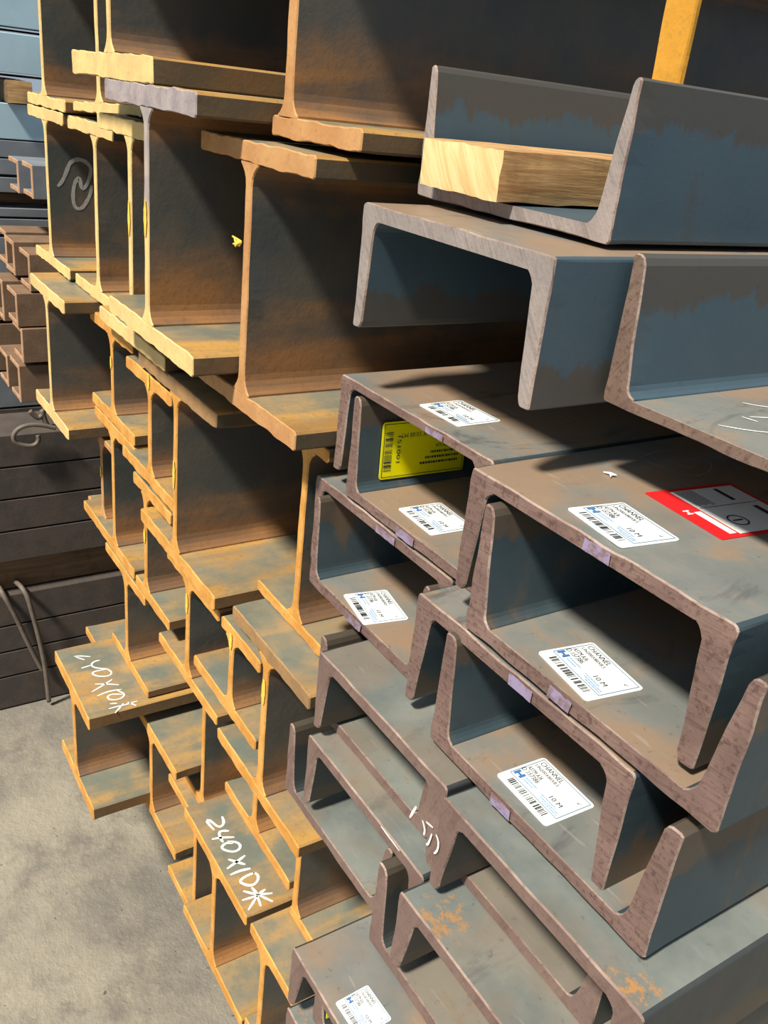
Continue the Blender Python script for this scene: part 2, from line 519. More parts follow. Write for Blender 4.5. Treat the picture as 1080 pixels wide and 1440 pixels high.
class Frame:
    """a flat patch: origin + two unit directions in modelling units; p(a,b,h) gives world metres."""
    def __init__(s, o, ex, ey):
        s.o = Vector(o); s.ex = Vector(ex); s.ey = Vector(ey); s.n = s.ex.cross(s.ey).normalized()

    def p(s, a, b, h=0.0):
        v = s.o + s.ex * a + s.ey * b + s.n * h
        return W(v.x, v.y, v.z)


def patch(name, fr, polys, mat, parent, h, thick=0.0):
    """several flat polygons (in frame coordinates) as one print mesh, h above the patch."""
    V, F = [], []
    for poly in polys:
        k = len(V)
        V += [fr.p(a, b, h) for a, b in poly]
        n = len(poly)
        F.append(tuple(range(k, k + n)))
        if thick:
            V += [fr.p(a, b, h - thick) for a, b in poly]
            for i in range(n):
                j = (i + 1) % n
                F.append((k + i, k + n + i, k + n + j, k + j))
    return mesh_obj(name, V, F, mat, parent)


def rect(a0, b0, a1, b1): return [(a0, b0), (a1, b0), (a1, b1), (a0, b1)]


def rrect(a0, b0, a1, b1, r, n=4):
    pts = []
    for cx, cy, s0 in ((a1 - r, b0 + r, -90), (a1 - r, b1 - r, 0), (a0 + r, b1 - r, 90), (a0 + r, b0 + r, 180)):
        pts += [(cx + r * math.cos(math.radians(s0 + 90 * i / n)), cy + r * math.sin(math.radians(s0 + 90 * i / n))) for i in range(n + 1)]
    return pts


_txt_cache = {}


def text_mesh(txt):
    if txt in _txt_cache: return _txt_cache[txt]
    cu = bpy.data.curves.new('lettering', 'FONT'); cu.body = txt; cu.size = 1.0; cu.resolution_u = 2
    ob = bpy.data.objects.new('lettering', cu); COL.objects.link(ob)
    bpy.context.view_layer.update()
    dg = bpy.context.evaluated_depsgraph_get()
    me = bpy.data.meshes.new_from_object(ob.evaluated_get(dg))
    vs = [(v.co.x, v.co.y) for v in me.vertices]; fs = [tuple(p.vertices) for p in me.polygons]
    bpy.data.objects.remove(ob); bpy.data.curves.remove(cu); bpy.data.meshes.remove(me)
    _txt_cache[txt] = (vs, fs)
    return vs, fs


def text(fr, items, mat, parent, h, name='printed_text'):
    """items: (string, a, b, size, width or None, rotation in degrees)"""
    V, F = [], []
    for txt, a, b, size, width, rot in items:
        vs, fs = text_mesh(txt)
        xs = [v[0] for v in vs]; x0, x1 = min(xs), max(xs)
        sx = size if not width else width / (x1 - x0)
        k = len(V); c, s_ = math.cos(math.radians(rot)), math.sin(math.radians(rot))
        for x, y in vs:
            x = (x - x0) * sx; y = y * size * 1.35
            V.append(fr.p(a + x * c - y * s_, b + x * s_ + y * c, h))
        F += [tuple(i + k for i in f) for f in fs]
    return mesh_obj(name, V, F, mat, parent)


def strokes(name, lines, plane, width, mat, parent, h=0.0012, jitter=0.15):
    """chalk strokes: pixel polylines unprojected on the surface they are drawn on, as flat ribbons."""
    ax, val = plane
    fn = {'x': on_x, 'y': on_y, 'z': on_z}[ax]
    nrm = {'x': Vector((1, 0, 0)), 'y': Vector((0, -1, 0)), 'z': Vector((0, 0, 1))}[ax]
    V, F = [], []
    for line in lines:
        pts = [Vector(fn(x, y, val)) for x, y in line]
        # smooth once
        sm = []
        for i in range(len(pts) - 1):
            sm += [pts[i], pts[i] * 0.5 + pts[i + 1] * 0.5]
        sm.append(pts[-1])
        if len(sm) > 3:
            sm = [sm[0]] + [(sm[i - 1] + sm[i] * 2 + sm[i + 1]) / 4 for i in range(1, len(sm) - 1)] + [sm[-1]]
        k = len(V)
        for i, p in enumerate(sm):
            a = sm[max(0, i - 1)]; b = sm[min(len(sm) - 1, i + 1)]
            t = (b - a).normalized(); sdv = nrm.cross(t)
            wd_ = width * (1 + random.uniform(-jitter, jitter)) * (0.6 if i in (0, len(sm) - 1) else 1)
            for sg in (-1, 1):
                q = p + sdv * wd_ * 0.5 * sg + nrm * h
                V.append(W(*q))
        for i in range(len(sm) - 1):
            F.append((k + 2 * i, k + 2 * i + 1, k + 2 * i + 3, k + 2 * i + 2))
    return mesh_obj(name, V, F, mat, parent)


def tube(name, pts, rad, mat, parent=None, sides=7):
    V, F = [], []
    n = len(pts)
    for i, p in enumerate(pts):
        p = Vector(p)
        t = (Vector(pts[min(n - 1, i + 1)]) - Vector(pts[max(0, i - 1)])).normalized()
        u = t.cross(Vector((0.31, 0.2, 0.93))).normalized(); v = t.cross(u)
        for k in range(sides):
            a = 2 * math.pi * k / sides
            V.append(p + (u * math.cos(a) + v * math.sin(a)) * rad)
    for i in range(n - 1):
        for k in range(sides):
            k2 = (k + 1) % sides
            F.append((i * sides + k, i * sides + k2, (i + 1) * sides + k2, (i + 1) * sides + k))
    F.append(tuple(range(sides))[::-1]); F.append(tuple(range((n - 1) * sides, n * sides)))
    o = mesh_obj(name, V, F, mat, parent)
    for q in o.data.polygons: q.use_smooth = True
    return o


# ------------------------------------------------------------------ floor
FLOOR = -CAMZ / S
me = bpy.data.meshes.new('floor')
bm = bmesh.new()
bmesh.ops.create_grid(bm, x_segments=60, y_segments=60, size=1.0)
for v in bm.verts:
    x, y = v.co.x * 7.0 - 0.5, v.co.y * 7.0 + 3.0
    v.co = (x, y, 0.0)
bm.to_mesh(me); bm.free()
me.materials.append(MAT['floor'])
fl = link('floor', me); tag(fl, kind='structure')
fl['seed'] = (3.1, 8.2, 0.4)

# ------------------------------------------------------------------ the rusted girders
girder('a', 1.0, -4.216, .45, -.182, -4.50, -3.88, -4.50, -3.885, 'leftmost girder at the top left corner, thin pale end against blue steel', 'gend_glare', tf=.044)
girder('b', 1.03, -3.43, .335, -.152, -3.76, -2.98, -3.762, -2.975, 'girder set back behind the bright yellow-ended girder at top left, tilted slightly', 'gend_glare', tf=.034, roll=-0.045)
girder('c', .87, -3.303, .5, -.037, -3.757, -2.876, -3.757, -2.876, 'bright yellow-ended girder with a thick bottom flange near the top left corner', 'gend_glare', tf=.068, tw=.028)
girder('d', 1.07, -1.977, .45, -.104, -2.05, -1.645, -2.05, -1.645, 'tall girder with a wide dark web, behind the timber block and the topmost channel', 'gend_dull', tf=.047, tw=.042)
girder('f', 1.0, -4.222, -.188, -.838, -4.515, -3.93, -4.505, -3.915, 'leftmost girder of the second row, its dark web chalked with a white spiral', 'gend_glare', tf=.045)
girder('g', 1.015, -3.501, -.188, -.833, -3.853, -3.28, -3.825, -3.32, 'second girder from the left in the second row, right of the chalk spiral', 'gend_glare', tf=.046)
girder('h', .96, -3.103, -.149, -.896, -3.455, -2.775, -3.49, -2.766, 'second-row girder wedged left of the grey-topped girder, yellow crayon on its web', 'gend_glare', tf=.050)
girder('A', .87, -2.936, -.037, -.838, -3.355, -2.527, -3.36, -2.520, 'protruding girder with a grey freshly sawn top flange and large dark web', 'gend_glare', web_end='gend_fade', top_end='gend_grey', tf=.056, tw=.032)
girder('B', 1.0, -2.166, -.128, -.823, -2.485, -1.83, -2.50, -1.835, 'large girder left of the blue channels, bright rusty lower flange above yellow stained flange', 'gend_dull', tf=.050, tw=.036, roll=0.0)
girder('C', .975, -2.662, -.890, -1.558, -3.03, -2.325, -3.02, -2.303, 'girder at mid height with yellow-stained bottom flange and chipped dark patch on its web', 'gend', top_end='gend_brown', tf=.050, tw=.030)
girder('D', 1.107, -1.772, -.755, -1.308, -2.0, -1.668, -2.0, -1.55, 'girder in the dark gap between the yellow-stained girder and the sawn channels', 'gend', tf=.036, tw=.030)
girder('i', .887, -4.36, -.956, -1.622, -4.656, -4.035, -4.68, -4.06, 'leftmost girder of the third row, protruding, with a shiny scuffed bottom flange over dark stock', 'gend_glare', tf=.052, tw=.026)
girder('j', 1.007, -3.347, -.885, -1.283, -3.625, -3.095, -3.627, -3.088, 'low girder right of the scuffed leftmost girder, its bottom flange scraped bright', 'gend', tf=.046, tw=.026)
girder('k', .985, -2.915, -.952, -1.372, -3.17, -2.70, -3.23, -2.665, 'low girder just left of the girder with the chipped dark patch', 'gend', tf=.045, tw=.028)
girder('l', 1.04, -3.525, -1.40, -1.797, -3.74, -3.32, -3.75, -3.32, 'thin set-back girder left of the stack, seen against the dark bars', 'gend_dull', tf=.026, tw=.024)
girder('m', 1.007, -3.366, -1.290, -1.873, -3.60, -3.09, -3.83, -3.11, 'girder of the fourth row standing beside the dark bars, long tipped bottom flange', 'gend', tf=.045, tw=.026)
girder('n', 1.0, -2.967, -1.388, -1.880, -3.10, -2.70, -3.088, -2.71, 'girder of the fourth row under the protruding yellow-stained flange at left', 'gend', tf=.045, tw=.028)
girder('p', 1.005, -3.222, -1.888, -2.356, -3.50, -2.98, -3.436, -2.95, 'girder standing on the flange chalked with the faded number', 'gend', tf=.040, tw=.028)
girder('q', .952, -3.62, -2.553, -2.965, -3.88, -3.40, -3.88, -3.40, 'girder tucked behind the faded chalk number, only its flange corner showing', 'gend', tf=.040, tw=.026)
girder('H', .754, -4.225, -3.145, -3.842, -4.60, -3.90, -4.542, -3.878, 'protruding girder at lower left above the bare floor, faded chalk number on its top flange', 'gend', tf=.062, tw=.034)
girder('K', 1.0, -2.917, -2.485, -2.958, -3.155, -2.625, -3.155, -2.622, 'girder right of the protruding one at lower left, streaked grey-green top flange', 'gend', tf=.046, tw=.028)
girder('r', 1.0, -2.527, -1.535, -1.987, -2.73, -2.26, -2.817, -2.252, 'girder below the yellow-stained bottom flange, crayon mark half way down its web', 'gend', tf=.042, tw=.030)
girder('t', 1.0, -2.156, -1.535, -1.868, -2.235, -1.955, -2.46, -1.955, 'girder with a yellow paint blob on its web end, below the yellow-stained flange', 'gend', tf=.043, tw=.030)
girder('v', 1.0, -1.915, -1.452, -2.028, -2.16, -1.655, -2.238, -1.645, 'girder beside the lower grey channels, yellow crayon on its web, bright yellow flange', 'gend', top_end='gend_brown', tf=.047, tw=.032)
girder('s', 1.10, -2.36, -1.812, -2.446, -2.55, -2.20, -2.60, -2.312, 'girder standing left of the sharp chalk number, narrow web end', 'gend', tf=.042, tw=.026)
girder('y', 1.12, -1.935, -1.825, -2.192, -2.125, -1.69, -2.16, -1.68, 'low girder standing just behind the sharp chalk number', 'gend', tf=.042, tw=.028)
girder('aa', 1.13, -1.64, -1.80, -2.265, -1.662, -1.36, -1.662, -1.36, 'girder with a deep brown web at bottom centre, right of the sharp chalk number', 'gend', tf=.040, tw=.028)
girder('bb', 1.055, -2.413, -2.552, -3.095, -2.70, -2.14, -2.70, -2.14, 'girder nested behind and left of the sharply chalked girder, near the floor', 'gend', tf=.042, tw=.026)
girder('H2', 1.0, -2.225, -2.582, -3.150, -2.526, -1.945, -2.52, -1.935, 'girder at bottom left, sharp white chalk number and star on its top flange', 'gend', tf=.046, tw=.028)
girder('cc', 1.0, -1.81, -2.572, -3.10, -1.915, -1.55, -1.915, -1.55, 'girder at the bottom edge right of the sharply chalked girder', 'gend', tf=.046, tw=.028)

# ------------------------------------------------------------------ the channels
channel('T1', 'U', 1.22, -1.430, -.937, .063, -.155, 'topmost channel, open side up, with a timber block lying in it', 'chan_top', 'chan_top', 'cend_top', wt=.026, root=.044, tip=.020)
channel('T2', 'N', 1.04, -1.612, -1.038, -.192, -.445, 'channel turned open side down under the topmost channel, pale sawn end and black hollow', 'chan_top', 'chan_web', 'cend_top', wt=.032, root=.046, tip=.034)
channel('T3', 'U', 1.20, -.884, -.40, -.157, -.374, 'channel lying open side up at the right edge, brown sawn end, scratched grey web', 'chan_top', 'chan_web', 'cend_dark', wt=.020, root=.048, tip=.026)
channel('M1', 'N', 1.11, -1.640, -1.10, -.560, -.786, 'channel open side down, white label on its back, left of the red-tagged one', 'chan', 'chan_web', 'cend', wt=.020, root=.046, tip=.032)
channel('M2', 'U', 1.10, -1.577, -1.079, -.592, -.828, 'channel open side up holding the yellow tag and a white label', 'chan', 'chan_web', 'cend', wt=.027, root=.040, tip=.030)
channel('M3', 'N', 1.025, -1.153, -.567, -.588, -.837, 'wide channel open side down carrying the red tag and a sunlit white label', 'chan', 'chan_web', 'cend', wt=.027, root=.050, tip=.034)
channel('M4', 'U', 1.0, -1.103, -.503, -.640, -.903, 'channel open side up under the red-tagged one, bright white label on its web', 'chan', 'chan_web', 'cend', wt=.030, root=.050, tip=.028)
channel('M5', 'N', 1.10, -1.713, -1.160, -.834, -1.061, 'channel open side down directly under the one holding the yellow tag', 'chan', 'chan_web', 'cend', wt=.025, root=.034, tip=.022)
channel('M6', 'U', 1.07, -1.708, -1.226, -.888, -1.129, 'channel open side up, leftmost of the coarse-sawn ones, label curling over its edge', 'chan', 'chan_web', 'cend', wt=.030, root=.030, tip=.020)
channel('M7', 'N', 1.0, -1.258, -.654, -.912, -1.176, 'channel open side down with a violet dab, directly above the clearest label', 'chan', 'chan_web', 'cend', wt=.030, root=.050, tip=.030)
channel('M8', 'U', .985, -1.153, -.548, -.945, -1.212, 'channel open side up with the clearest label, lowest of the coarse-sawn channels', 'chan', 'chan_web', 'cend', wt=.030, root=.052, tip=.034)
channel('L1', 'N', .94, -1.625, -1.071, -1.287, -1.522, 'grey channel open side down, white chalk on its right leg, below the curling label', 'chan_low_leg', 'chan_low', 'cend_low', wt=.030, root=.050, tip=.030)
channel('L2', 'U', 1.0, -1.624, -1.110, -1.240, -1.464, 'grey channel open side up, nested under the one with white specks', 'chan_low_leg', 'chan_low', 'cend_low', wt=.028, root=.042, tip=.028)
channel('L3', 'U', .95, -1.749, -1.221, -1.605, -1.842, 'grey channel open side up whose left leg stands out over the rusted girders', 'chan_low_leg', 'chan_low', 'cend_low', wt=.028, root=.040, tip=.026)
channel('L4', 'N', .935, -1.642, -1.098, -1.567, -1.797, 'grey channel open side down standing in the one whose leg overhangs the girders', 'chan_low_leg', 'chan_low', 'cend_low', wt=.028, root=.044, tip=.028)
channel('L5', 'N', .92, -1.079, -.514, -1.313, -1.560, 'grey-green channel open side down with a rusty corner at the lower right', 'chan_low_leg', 'chan_low', 'cend_low', wt=.030, root=.052, tip=.032)
channel('L6', 'U', 1.0, -1.098, -.60, -1.245, -1.462, 'grey channel open side up, nested under the one with the rusty corner', 'chan_low_leg', 'chan_low', 'cend_low', wt=.028, root=.046, tip=.030)
channel('L7', 'N', .872, -1.168, -.585, -1.678, -1.912, 'grey channel open side down with orange rust spots at the bottom of the picture', 'chan_low_leg', 'chan_low', 'cend_low', wt=.030, root=.056, tip=.034)
channel('L8', 'U', .90, -1.262, -.70, -1.672, -1.940, 'grey channel open side up, nested under the one with orange rust spots', 'chan_low_leg', 'chan_low', 'cend_low', wt=.034, root=.044, tip=.030)
channel('L9', 'N', .737, -1.627, -.96, -2.376, -2.615, 'broad channel at the bottom edge with a glaring white label on its stained back', 'chan_low_leg', 'chan_web', 'cend_low', wt=.022, root=.050, tip=.026)
channel('L11', 'U', .78, -1.478, -.86, -2.305, -2.52, 'channel nested inside the broad one at the bottom edge, scrap of yellow tag inside', 'chan_low_leg', 'chan_low', 'cend_low', wt=.028, root=.044, tip=.028)
channel('L10', 'N', .748, -1.628, -1.0, -2.652, -2.92, 'lowest channel in view at the bottom edge, only its bright corner showing', 'chan_low_leg', 'chan_low', 'cend_low', wt=.028, root=.050, tip=.028)

# ------------------------------------------------------------------ timber
def timber_block(name, x0, x1, y0, y1, z0, z1, label, mat, endm, cat='timber', rough=0.006, axis='y', chip=0.0):
    rng = random.Random(int((x0 + y0 + z0) * -1000) & 0xffff)
    nx, ny, nz = max(2, int((x1 - x0) / 0.02)), max(2, int((y1 - y0) / 0.04)), max(2, int((z1 - z0) / 0.02))
    nx, ny, nz = min(nx, 60), min(ny, 60), min(nz, 8)
    bm = bmesh.new(); idx = {}

    def vert(i, j, k):
        if (i, j, k) not in idx:
            p = [x0 + (x1 - x0) * i / nx, y0 + (y1 - y0) * j / ny, z0 + (z1 - z0) * k / nz]
            e = (i in (0, nx)) + (j in (0, ny)) + (k in (0, nz))
            c = [(x0 + x1) / 2, (y0 + y1) / 2, (z0 + z1) / 2]
            for q in range(3): p[q] += rng.gauss(0, rough * (0.35 if e >= 2 else 0.08))
            if e >= 2:
                for q in range(3):
                    p[q] += (0.5 * rough + abs(rng.gauss(0, rough * 0.5))) * (1 if p[q] < c[q] else -1) * 0.8
            idx[(i, j, k)] = bm.verts.new(W(*p))
        return idx[(i, j, k)]
    for k, kk in ((0, 0), (1, nz)):
        for i in range(nx):
            for j in range(ny):
                f = bm.faces.new((vert(i, j, kk), vert(i + 1, j, kk), vert(i + 1, j + 1, kk), vert(i, j + 1, kk)))
    for ii in (0, nx):
        for j in range(ny):
            for k in range(nz):
                f = bm.faces.new((vert(ii, j, k), vert(ii, j + 1, k), vert(ii, j + 1, k + 1), vert(ii, j, k + 1)))
                if axis == 'x': f.material_index = 1
    for jj in (0, ny):
        for i in range(nx):
            for k in range(nz):
                f = bm.faces.new((vert(i, jj, k), vert(i + 1, jj, k), vert(i + 1, jj, k + 1), vert(i, jj, k + 1)))
                if axis == 'y': f.material_index = 1
    bmesh.ops.recalc_face_normals(bm, faces=bm.faces)
    for f in bm.faces: f.smooth = True
    for ed in bm.edges:
        if len(ed.link_faces) == 2 and ed.calc_face_angle(0) > .6: ed.smooth = False
    me = bpy.data.meshes.new(name); bm.to_mesh(me); bm.free()
    me.materials.append(mat); me.materials.append(endm)
    o = link(name, me); tag(o, label, cat)
    o['seed'] = (rng.uniform(0, 9), rng.uniform(0, 9), rng.uniform(0, 9))
    return o


zt1 = CH['T1']['zb'] + .026 * 1.0
timber_block('timber_block', -1.675, -1.407, 1.172, 2.6, zt1 + .004, -.062, 'sawn timber block lying in the topmost channel, pale end grain', MAT['wood'], MAT['wood_end'], rough=.003)
timber_block('timber_bearer', -1.80, -.30, 3.0, 3.3, CH['M3']['zt'] + .010, CH['T2']['zb'] - .003, 'timber bearer in the dark under the upper channels', MAT['wood_old'], MAT['wood_old'], axis='x')

# the yellow upright behind the right leg of the topmost channel
b0 = thing('upright_bar', W(-1.222, 1.36, zt1), 'yellow rusted flat bar standing upright behind the right leg of the topmost channel', 'steel bar')
extr = [(-.034, .004), (.034, .004), (.034, .75), (-.034, .75)]
extrude('bar', extr, 0.012, b0, MAT['post'], MAT['post'], lambda x, z: .5)

# ------------------------------------------------------------------ print, tags, chalk
def label_sticker(ch, ox, oy, z, ang, wid=0.150, dep=0.124, kx=1.0, ky=1.0):
    t = CH[ch]['o']
    ca, sa = math.cos(ang), math.sin(ang)
    fr = Frame((ox, oy, z), (ca * kx, sa * kx, 0), (-sa * ky, ca * ky, 0))
    # paper with thickness, slightly lifted at its free edge
    o = patch('paper_label', fr, [rrect(0, 0, wid, dep, .008)], MAT['paper'], t, 0.0022, 0.0016)
    o['label'] = 'white printed paper label'
    h = 0.0030
    fx0, fy0, fx1, fy1 = .006 * wid / .15, .030, wid - .006, dep - .006
    q = .0016
    patch('label_frame', fr, [rect(fx0, fy0, fx1, fy0 + q), rect(fx0, fy1 - q, fx1, fy1), rect(fx0, fy0 + q, fx0 + q, fy1 - q), rect(fx1 - q, fy0 + q, fx1, fy1 - q)], MAT['ink_frame'], o, h)
    text(fr, [('CHANNEL', .012, .1015, .013, .062, 0), ('UN200X80X8.5', .012, .0885, .0085, .066, 0),
              ('ASTM A36', .010, .0705, .011, .040, 0), ('D 157386', .008, .0570, .0125, .046, 0),
              ('10 M', .094, .0545, .012, .030, 0)], MAT['ink'], o, h)
    # H-shaped mark and the small blue lines beside it
    a0, b0_ = .009, .036
    patch('blue_mark', fr, [rect(a0, b0_, a0 + .006, b0_ + .017), rect(a0 + .014, b0_ + .001, a0 + .020, b0_ + .017), rect(a0 + .006, b0_ + .006, a0 + .014, b0_ + .011)], MAT['ink_blue'], o, h)
    rng = random.Random(int(ox * -997))
    bars = []
    for row, (xa, xb) in ((.0475, (.033, .066)), (.0405, (.033, .060)), (.046, (.082, .122)), (.040, (.086, .136)), (.035, (.096, .138))):
        x = xa
        while x < xb:
            l_ = rng.uniform(.002, .007); bars.append(rect(x, row, min(xb, x + l_), row + .0032)); x += l_ + .0015
    patch('small_print', fr, bars, MAT['ink_pale'], o, h)
    bars = []; x = .022
    while x < .128:
        l_ = rng.choice((.0008, .0012, .0020, .0030)); bars.append(rect(x, .010, x + l_, .026)); x += l_ + rng.choice((.0010, .0016, .0026, .005))
    patch('barcode', fr, bars, MAT['ink'], o, h)
    patch('tick', fr, [[(.128, .098), (.1305, .094), (.137, .103), (.1305, .097)]], MAT['ink'], o, h)
    return o


def top_z(k): return CH[k]['zt']
def floor_z(k): return CH[k]['zb'] + CH[k]['wt']


def place(ch, z, pa, pb, flip=0):
    """put a label with near-left corner at pixel pa and near-right corner towards pb, on height z."""
    a = on_z(pa[0], pa[1], z); b = on_z(pb[0], pb[1], z)
    ang = math.atan2(b[1] - a[1], b[0] - a[0])
    wid = math.hypot(b[1] - a[1], b[0] - a[0])
    return a, ang, wid


for ch, z, pa, pb, pc in (('M8', floor_z('M8'), (697, 1090), (768, 1165), (765, 1066)),
                          ('M4', floor_z('M4'), (755, 918), (826, 990), (841, 901)),
                          ('M3', top_z('M3'), (796, 716), (880, 777), (877, 709)),
                          ('M1', top_z('M1'), (588, 570), (644, 601), (652, 564)),
                          ('M2', floor_z('M2'), (559, 716), (607, 755), (625, 708)),
                          ('M6', floor_z('M6'), (482, 837), (511, 880), (547, 831)),
                          ('L9', top_z('L9'), (471, 1411), (500, 1455), (514, 1386))):
    a, ang, wid = place(ch, z, pa, pb)
    c = on_z(pc[0], pc[1], z)
    dep = math.hypot(c[0] - a[0], c[1] - a[1])
    label_sticker(ch, a[0], a[1], z, ang, kx=.62 if ch == 'L9' else 1.0, ky=.68 if ch == 'L9' else 1.0)

# yellow tag on the inner face of the left leg
t = CH['M2']['o']
xl = CH['M2']['l'] + .048
fy = Frame((CH['M2']['l'] + .0400, 1.166, -.862), (.012, .999, -.012), (-.045, 0, .999))
o = patch('yellow_tag', fy, [rrect(0, 0, .262, .150, .008)], MAT['yellow'], t, .006, .002)
o['label'] = 'yellow printed tag'
h = .0068
q = .0016
patch('tag_frame', fy, [rect(.005, .005, .257, .005 + q), rect(.005, .145 - q, .257, .145), rect(.005, .005, .005 + q, .145), rect(.257 - q, .005, .257, .145)], MAT['ink'], o, h)
rng = random.Random(5); bars = []; b = .022
while b < .122:
    l_ = rng.choice((.0009, .0014, .002, .003)); bars.append(rect(.009, b, .032 + rng.uniform(-.001, .001), b + l_)); b += l_ + rng.choice((.0012, .002, .0034))
patch('barcode', fy, bars, MAT['ink'], o, h)
text(fy, [('151001', .046, .112, .012, .070, -90), ('200 X 8 X 10.00 MT', .190, .118, .013, .135, 180),
          ('ASTM A36', .215, .082, .010, .050, 180)], MAT['ink'], o, h)
rng = random.Random(3); bars = []
for row, xa in ((.058, .150), (.044, .135), (.030, .120)):
    x = xa
    while x < .238:
        l_ = rng.uniform(.002, .008); bars.append(rect(x, row, min(.24, x + l_), row + .006)); x += l_ + .002
patch('small_print', fy, bars, MAT['ink'], o, h)
# scrap of yellow tag at the bottom edge
t = CH['L11']['o']
fy2 = Frame((CH['L11']['l'] + .046, .785, CH['L11']['zb'] + .06), (0, 1, 0), (-.05, 0, .998))
o = patch('yellow_tag', fy2, [[(0, 0), (.20, 0), (.20, .06), (.03, .09), (0, .05)]], MAT['yellow'], t, .005, .002); o['label'] = 'scrap of yellow tag'

# red bordered tag on the back of the wide channel
t = CH['M3']['o']; z = top_z('M3')
a = on_z(906, 694, z); b = on_z(1015, 760, z)
ang = math.atan2(b[1] - a[1], b[0] - a[0]); Lr = math.hypot(b[1] - a[1], b[0] - a[0])
ca, sa = math.cos(ang), math.sin(ang)
fr = Frame((a[0], a[1], z), (ca, sa, 0), (-sa, ca, 0))
o = patch('red_tag', fr, [rrect(0, 0, Lr, .215, .004)], MAT['red'], t, .0022, .0016); o['label'] = 'white tag with a red border'
patch('white_panel', fr, [rect(.012, .050, Lr - .008, .205), rect(.095, .030, Lr - .012, .046)], MAT['paper'], o, .0030)
rng = random.Random(11); bars = []
for row in range(9):
    x = .016; bl_ = .058 + row * .005
    while x < .075:
        l_ = rng.uniform(.003, .010); bars.append(rect(x, bl_, min(.078, x + l_), bl_ + .0022)); x += l_ + .002
bars += [rect(.084, .055, .0855, .200), rect(.020, .150, .070, .160), rect(.100, .170, .165, .182)]
patch('small_print', fr, bars, MAT['ink'], o, .0036)
patch('white_mark', fr, [rect(.085, .012, .089, .026), rect(.097, .012, .101, .026), rect(.089, .017, .097, .021)], MAT['paper'], o, .0030)
ring = []
for i in range(20):
    a0, a1 = 2 * math.pi * i / 20, 2 * math.pi * (i + 1) / 20
    f_ = lambda a_, r_: (.142 + r_ * math.cos(a_), .090 + r_ * 1.0 * math.sin(a_))
    ring.append([f_(a0, .017), f_(a1, .017), f_(a1, .020), f_(a0, .020)])
ring.append(rect(.140, .078, .1435, .102))
patch('circled_number', fr, ring, MAT['ink'], o, .0038)


def zm(ox, oy, sc, pts): return [(x / sc + ox, y / sc + oy) for x, y in pts]


# sharp chalk number on the lower girder
L = [[(160, 360), (70, 262), (110, 245), (195, 330), (245, 320), (268, 280), (245, 215)],
     [(320, 370), (240, 365), (208, 390), (225, 440), (255, 492)], [(375, 435), (225, 440), (135, 458)],
     [(300, 482), (400, 485), (443, 520), (430, 570), (360, 597), (260, 572), (233, 540), (290, 492), (360, 500)],
     [(490, 630), (400, 700), (298, 772)], [(310, 672), (400, 700), (492, 727)],
     [(548, 770), (440, 790), (332, 838)],
     [(575, 815), (625, 828), (634, 885), (590, 945), (520, 952), (445, 925), (434, 895), (500, 848), (590, 815)],
     [(625, 1050), (560, 970)], [(625, 1050), (705, 990)], [(625, 1050), (782, 1032)], [(640, 1055), (785, 1122)],
     [(620, 1060), (657, 1172)], [(620, 1060), (525, 1212)], [(620, 1060), (458, 1108)], [(620, 1050), (470, 1010)]]
g = GI['H2']
strokes('chalk_mark', [zm(280, 1120, 7.575, l) for l in L], ('z', g['zt']), .0105, MAT['chalk'], g['o'])
# faded chalk number on the protruding girder
L = [[(230, 495), (290, 490), (385, 497)], [(250, 503), (330, 527)],
     [(475, 530), (412, 545), (388, 580), (430, 606), (540, 612)], [(300, 607), (388, 580)],
     [(540, 612), (592, 642), (580, 672), (520, 687), (440, 682), (394, 655), (430, 635), (540, 616)],
     [(592, 713), (530, 755), (398, 832)], [(430, 758), (530, 755), (657, 765)],
     [(682, 808), (550, 825), (450, 872)],
     [(640, 820), (712, 845), (700, 882), (640, 907), (560, 907), (543, 875), (590, 850), (690, 856)],
     [(570, 945), (640, 940)], [(560, 992), (680, 960)], [(620, 1032), (700, 940)], [(690, 962), (830, 918)], [(740, 930), (822, 962)]]
g = GI['H']
strokes('chalk_mark', [zm(70, 850, 6.75, l) for l in L], ('z', g['zt']), .0075, MAT['chalk'], g['o'])
# spiral on the web of the leftmost girder of the second row
L = [[(150, 700), (230, 620), (300, 470), (360, 280), (450, 200), (560, 185), (680, 230), (770, 320), (785, 420), (740, 580), (690, 700), (620, 760),
      (590, 700), (570, 530), (520, 560), (470, 640), (440, 800), (440, 950), (470, 1090), (540, 1140), (620, 1110), (700, 1000), (770, 850), (800, 680)]]
g = GI['f']
strokes('chalk_mark', [zm(70, 210, 13.5, l) for l in L], ('x', g['web'] + g['tw'] / 2), .016, MAT['chalk_dim'], g['o'])
# chalk on the legs of the lower channels
strokes('chalk_mark', [zm(540, 1060, 6.75, l) for l in [[(322, 495), (300, 530), (258, 600)], [(380, 625), (407, 720), (390, 765)], [(415, 640), (480, 695)], [(470, 755), (432, 862), (413, 850)]]],
        ('y', CH['L1']['w']), .006, MAT['chalk'], CH['L1']['o'], h=.004)
strokes('chalk_mark', [zm(540, 1060, 6.75, l) for l in [[(508, 760), (537, 830), (522, 920), (488, 940)]]], ('y', CH['L5']['w']), .006, MAT['chalk'], CH['L5']['o'], h=.004)
strokes('chalk_mark', [[(538, 1161), (552, 1180), (564, 1196)]], ('y', CH['L4']['w']), .005, MAT['chalk'], CH['L4']['o'], h=.004)
